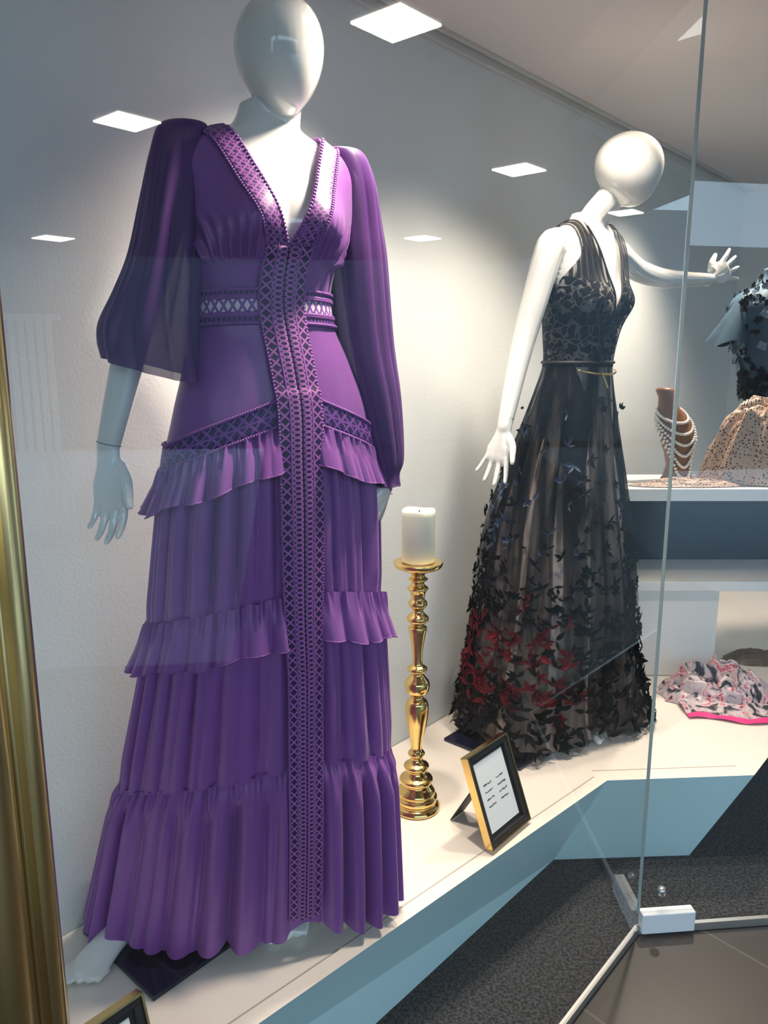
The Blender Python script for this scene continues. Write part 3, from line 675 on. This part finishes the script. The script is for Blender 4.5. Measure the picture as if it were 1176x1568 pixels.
for r, z, w in [(.001, .9915, 0), (.041, .9915, 0), (.0425, .995, 0), (.0425, 1.11, .0), (.0425, 1.121, .0015), (.0405, 1.124, .002), (.038, 1.120, .0015), (.034, 1.115, 0), (.001, 1.112, 0)]:
    rs.append([Vector((cpos[0]+r*math.cos(2*math.pi*i/n), cpos[1]+r*math.sin(2*math.pi*i/n), z+w*math.sin(2*math.pi*i/n*3+1))) for i in range(n)])
m_.rings(rs); m_.make('wax', M_candle, ca)
m_ = MB(); m_.tube([(cpos[0], cpos[1], 1.112), (cpos[0]+.001, cpos[1], 1.118), (cpos[0]+.003, cpos[1], 1.123)], [.0014]*3, n=6); m_.make('wick', M_ink, ca)

# ------------------------------------------------------------------ framed price cards
def frame(bl, wdt, hgt, lean, name='picture_frame', lines=4):
    e = empty(name); bl = Vector(bl); x = U; up = (N*lean+Vector((0, 0, 1))*math.sqrt(hgt*hgt-lean*lean)).normalized(); n = x.cross(up)
    if n.dot(N) > 0: n = -n
    c = bl+x*wdt/2+up*hgt/2; g = MB(); k = MB(); b = .014
    for dx, dy, sx, sy in ((0, hgt/2-b/2, wdt, b), (0, -hgt/2+b/2, wdt, b), (-wdt/2+b/2, 0, b, hgt-2*b), (wdt/2-b/2, 0, b, hgt-2*b)):
        k.box(c+x*dx+up*dy+n*.005, sx+.0002, sy+.0002, .012, x, up)
        g.box(c+x*dx+up*dy-n*.004, sx, sy, .008, x, up)
    bevel(g.make('gold_rim', M_brass, e, False), .002); bevel(k.make('black_moulding', M_black, e, False), .002)
    g = MB()
    for s_ in (-1, 1):
        g.box(c+x*s_*(wdt/2+.002)+n*.004, .004, hgt+.008, .022, x, up); g.box(c+up*s_*(hgt/2+.002)+n*.004, wdt+.008, .004, .022, x, up)
    g.make('gold_edge', M_brass, e, False)
    m1 = MB(); m1.box(c, wdt-2*b+.002, hgt-2*b+.002, .003, x, up); m1.make('black_mat', M_black, e, False)
    m1 = MB(); m1.box(c+n*.003, wdt-.046, hgt-.050, .0015, x, up); m1.make('card', M_card, e, False)
    m1 = MB(); r = random.Random(5)
    for q in range(lines):
        yy = hgt*.12-q*.018
        for w0, w1 in ((-.046, -.014), (.010, .040)):
            X = w0
            while X < w1:
                l = r.uniform(.002, .005); m1.box(c+x*(X+l/2)+up*(yy+r.uniform(-.001, .001))+n*.004, l, r.uniform(.0015, .0045), .0006, x, up); X += l+.0014
    m1.make('handwriting', M_ink, e, False)
    m1 = MB(); t = c+up*hgt*.2-n*.008; ft = Vector((c.x, c.y, 0))+N*(.07+lean/2)-x*.01; ft.z = PZ+.003
    d = (t-ft).normalized(); m1.box((t+ft)/2, .06, (t-ft).length, .003, x, d); m1.make('easel_back', M_black, e, False)
    return e
frame((.258, 1.695, PZ+.012), .172, .225, .08)
frame(Vector((-.371, 1.056, PZ+.012))-U*.13, .13, .165, .05)

# ------------------------------------------------------------------ silk scarf heap
def scarf_mat():
    m, nt, b = new_mat('printed_silk'); tc = nt.nodes.new('ShaderNodeTexCoord')
    n = nt.nodes.new('ShaderNodeTexNoise'); n.inputs['Scale'].default_value = 15; n.inputs['Detail'].default_value = 3.5; n.inputs['Distortion'].default_value = 1.2; nt.links.new(tc.outputs['Object'], n.inputs[0])
    r = nt.nodes.new('ShaderNodeValToRGB'); r.color_ramp.interpolation = 'CONSTANT'; nt.links.new(n.outputs['Fac'], r.inputs[0])
    cols = [(0, (.02, .02, .025)), (.40, (.16, .14, .16)), (.435, (.48, .40, .43)), (.50, (.60, .50, .52)), (.56, (.60, .03, .08)), (.585, (.52, .40, .44)), (.63, (.03, .025, .03)), (.68, (.62, .10, .26))]
    el = r.color_ramp.elements; el[0].position = 0; el[0].color = (*cols[0][1], 1); el[1].position = cols[1][0]; el[1].color = (*cols[1][1], 1)
    for p, c in cols[2:]: e = el.new(p); e.color = (*c, 1)
    nt.links.new(r.outputs[0], b.inputs['Base Color']); b.inputs['Roughness'].default_value = .35; return m
def heap(name, c, rx, ry, h, m, seed, rot=0.0, res=120, fold=.35, parent=None, pw=2.2, ridg=0.0):
    vs = []; fs = []; c = Vector(c)
    for j in range(res+1):
        for i in range(res+1):
            u = i/res*2-1; v = j/res*2-1
            X = u*math.sqrt(1-v*v/2); Y = v*math.sqrt(1-u*u/2); r = math.hypot(X, Y); a = math.atan2(Y, X)
            k = 1+.16*nz(math.cos(a)*2+seed, math.sin(a)*2)+.05*nz(math.cos(a)*7+seed, math.sin(a)*7)
            f = nz(X*2.4+seed+nz(X*2, Y*2, seed)*1.3, Y*2.4, seed); f2 = abs(nz(X*3.4+f*2, Y*3.4+seed, 3))
            z = h*(max(0, 1-r**pw))*(.62+fold*f*1.6+fold*1.8*(.35-f2)+ridg*(abs(math.sin(7*X+4*f+3*Y))-.5))+.002
            p = Vector((X*rx*k, Y*ry*k, max(.002, z))); p.rotate(Matrix.Rotation(rot, 3, 'Z')); vs.append(c+p)
    for j in range(res):
        for i in range(res): q = j*(res+1)+i; fs.append((q, q+1, q+res+2, q+res+1))
    return obj(name, vs, fs, m, True, None, parent)
sc_e = empty('silk_scarf'); M_scarf = scarf_mat()
heap('folded_silk', (1.20, 2.60, PZ), .20, .13, .12, M_scarf, 4.2, parent=sc_e, fold=.30, ridg=.35, pw=3)
M_pink = mat('pink_hem', (.75, .03, .22), .4, var=.1)
vs = []; fs = []; R_ = 24
for j in range(5):
    for i in range(R_+1):
        t = i/R_; x = 1.03+.34*t; y = 2.52-.06*t-.028*j+.012*math.sin(t*9); vs.append((x, y, PZ+.004+.006*abs(math.sin(t*11+j))+.004*(4-j)))
for j in range(4):
    for i in range(R_): q = j*(R_+1)+i; fs.append((q, q+1, q+R_+2, q+R_+1))
obj('scarf_tail', vs, fs, [M_scarf, M_pink], True, None, sc_e, [0 if k < 3*R_ else 1 for k in range(4*R_)])

# ------------------------------------------------------------------ display shelf and goods
sh = empty('display_shelf'); m_ = MB()
X0, X1, Y0, Y1 = .87, 2.1, 2.75, 3.10
m_.box(((X0+X1)/2, (Y0+Y1)/2, 1.008), X1-X0, Y1-Y0, .045); m_.box(((X0+X1)/2, (Y0+Y1)/2, .662), X1-X0, Y1-Y0, .036)
zb = PZ+.002
m_.box(((X0+1.26)/2, Y0+.03, (.644+zb)/2), 1.26-X0, .02, .644-zb); m_.box((X1-.01, (Y0+Y1)/2, (.98+zb)/2), .02, Y1-Y0, .98-zb); m_.box((1.25, (Y0+Y1)/2+.02, (.644+zb)/2), .02, Y1-Y0-.06, .644-zb)
bevel(m_.make('boards', M_white, sh, False), .002)
m_ = MB(); m_.box(((X0+X1)/2, Y1-.02, .833), X1-X0-.02, .015, .303); m_.box((X0+.01, (Y0+Y1)/2+.01, .833), .015, Y1-Y0-.04, .303); m_.make('navy_back', M_navy, sh, False)
# jewellery bust
jb = empty('necklace_bust'); m_ = MB(); bx, by = 1.135, 2.95
M_lea = mat('tan_leather', (.24, .11, .055), .45, var=.15, vscale=20)
rs = []
tb = [(1.032, .0, .062, .05), (1.04, .0, .062, .05), (1.05, .0, .055, .042), (1.09, .0, .045, .036), (1.14, -.004, .052, .038), (1.20, -.012, .066, .043), (1.25, -.028, .066, .040), (1.29, -.045, .052, .036), (1.32, -.055, .036, .032), (1.35, -.062, .030, .03), (1.375, -.068, .036, .033), (1.385, -.070, .030, .028), (1.387, -.07, .002, .002)]
for z, ox, w, d in tb:
    rs.append([Vector((bx+ox+w*math.cos(2*math.pi*i/32), by+d*math.sin(2*math.pi*i/32), z)) for i in range(32)])
m_.rings(rs); m_.make('leather_form', M_lea, jb)
M_pearl = mat('pearl', (.85, .82, .76), .2, coat=.5, var=.03); m_ = MB()
def bustpt(z, a, o_):
    ox, w, d = crom(tb, z); return (bx+ox+(w+o_)*math.cos(a), by+(d+o_)*math.sin(a), z)
for s_ in range(6):
    for k in range(30):
        t = k/29; a = rad(-175+190*t); dz = (1.305-.016*s_)-(.05+.026*s_)*math.sin(math.pi*t)**1.2; m_.ball(bustpt(dz, a, .005), .0062, nu=8, nv=6)
m_.make('pearl_strands', M_pearl, jb)
bs = empty('beaded_shawl')
heap('draped_cloth', (1.50, 2.885, 1.0315), .29, .10, .46, M_beads, 8.1, parent=bs, fold=.10, pw=4)
heap('flat_cloth', (1.12, 2.815, 1.0315), .21, .045, .03, M_beads, 2.1, parent=bs, fold=.3)
# dark floral lace blouse on a bust stand
ht = empty('floral_lace_blouse'); m_ = MB(); hc = Vector((1.50, 3.055, 1.60)); r = random.Random(9)
m_.lathe((hc.x, hc.y, 0), [(.001, 1.032), (.03, 1.032), (.03, 1.04), (.008, 1.05), (.008, 1.50), (.001, 1.5)], 20, mi=0)
rs = []
prof = [(1.34, .085), (1.38, .095), (1.42, .10), (1.47, .115), (1.53, .14), (1.60, .155), (1.66, .165), (1.71, .155), (1.745, .12), (1.765, .075), (1.80, .05), (1.83, .048)]
for k in range(60):
    z = 1.34+.49*k/59; w_ = crom(prof, z)[0]; fl = sst(1.48, 1.34, z)
    rs.append([Vector((hc.x+w_*math.cos(q)*(1+(.04+.10*fl)*math.sin(9*q+z*8)+.05*nz(math.cos(q)*3, math.sin(q)*3, z*9)), hc.y+w_*.62*math.sin(q)*(1+(.04+.1*fl)*math.sin(9*q+z*8)), z)) for q in [2*math.pi*i/90 for i in range(90)]])
m_.rings(rs, mi=1)
sl = []
for k in range(14):
    t = k/13; c_ = Vector((hc.x-.12-.055*t, hc.y-.02, 1.71-.16*t)); w_ = .035+.04*t
    sl.append([c_+Vector((w_*math.cos(q)*(1+.15*t*math.sin(5*q)), w_*.8*math.sin(q), .012*math.sin(3*q)*t)) for q in [2*math.pi*i/40 for i in range(40)]])
m_.rings(sl, mi=1, cap=False)
for k in range(330):
    a = r.uniform(0, 2*math.pi); z = r.uniform(1.34, 1.80); w_ = crom(prof, z)[0]; n_ = Vector((math.cos(a), math.sin(a), .1)).normalized()
    c = Vector((hc.x+(w_+.008)*math.cos(a), hc.y+(w_*.62+.008)*math.sin(a), z)); t = n_.cross(Vector((r.uniform(-1, 1), r.uniform(-1, 1), r.uniform(-1, 1)))).normalized(); s_ = n_.cross(t)
    if r.random() > (1 if z < 1.46 or z > 1.70 else .5): continue
    mi = 2 if r.random() < .7 or z < 1.44 else 3
    for q in range(5):
        b_ = q*2*math.pi/5; dq = t*math.cos(b_)+s_*math.sin(b_); eq = n_.cross(dq); L = r.uniform(.012, .024)
        m_.add([c, c+dq*L*.6+eq*L*.4+n_*.004, c+dq*L+n_*.006, c+dq*L*.6-eq*L*.4+n_*.004], [(0, 1, 2, 3)], mi)
m_.make('blouse_and_bust', [M_steel, mat('slate_chiffon', (.05, .09, .13), .6, var=.5, vscale=14, spec=.2), M_pet, mat('grey_blue_flower', (.14, .21, .28), .6, var=.3)], ht)
heap('leather_clutch', (1.50, 2.93, PZ), .13, .07, .06, mat('brown_leather', (.13, .08, .05), .4, var=.2), 5.5, fold=.15)

# ------------------------------------------------------------------ light
w = bpy.data.worlds.new('World'); sc.world = w; w.use_nodes = True
bg = w.node_tree.nodes['Background']; bg.inputs[0].default_value = (.62, .82, 1.0, 1); bg.inputs[1].default_value = 3.5
def spot(name, loc, tgt, e, col, size=60, blend=.8, r=.05):
    l = bpy.data.lights.new(name, 'SPOT'); l.energy = e; l.color = col; l.spot_size = rad(size); l.spot_blend = blend; l.shadow_soft_size = r
    o = bpy.data.objects.new(name, l); sc.collection.objects.link(o); o.location = loc
    o.rotation_euler = (Vector(tgt)-Vector(loc)).to_track_quat('-Z', 'Y').to_euler(); return o
warm = (1.0, .82, .66)
spot('spot_lamp', UN(1.22, .74, CZ-.05), (-.17, 1.42, 1.45), 105, warm, 60)
spot('spot_lamp', UN(1.30, 1.12, CZ-.05), (.0, 1.6, .3), 85, warm, 105, .9, .03)
spot('spot_lamp', UN(1.9, .90, CZ-.05), (.30, 1.95, .3), 80, warm, 105, .9)
spot('spot_lamp', UN(2.45, .85, CZ-.05), (.62, 2.3, 1.6), 60, warm, 75)
spot('spot_lamp', UN(3.2, 1.0, CZ-.05), (1.3, 2.9, .9), 125, warm, 120, .9)

# ------------------------------------------------------------------ camera
cam = bpy.data.cameras.new('camera'); co = bpy.data.objects.new('camera', cam); sc.collection.objects.link(co)
co.location = (0, 0, 1.5); co.rotation_euler = (rad(90-11.4), 0, 0)
cam.sensor_fit = 'VERTICAL'; cam.sensor_height = 36; cam.lens = 36*1178/1568; cam.clip_start = .02
sc.camera = co
sc.view_settings.view_transform = 'Standard'
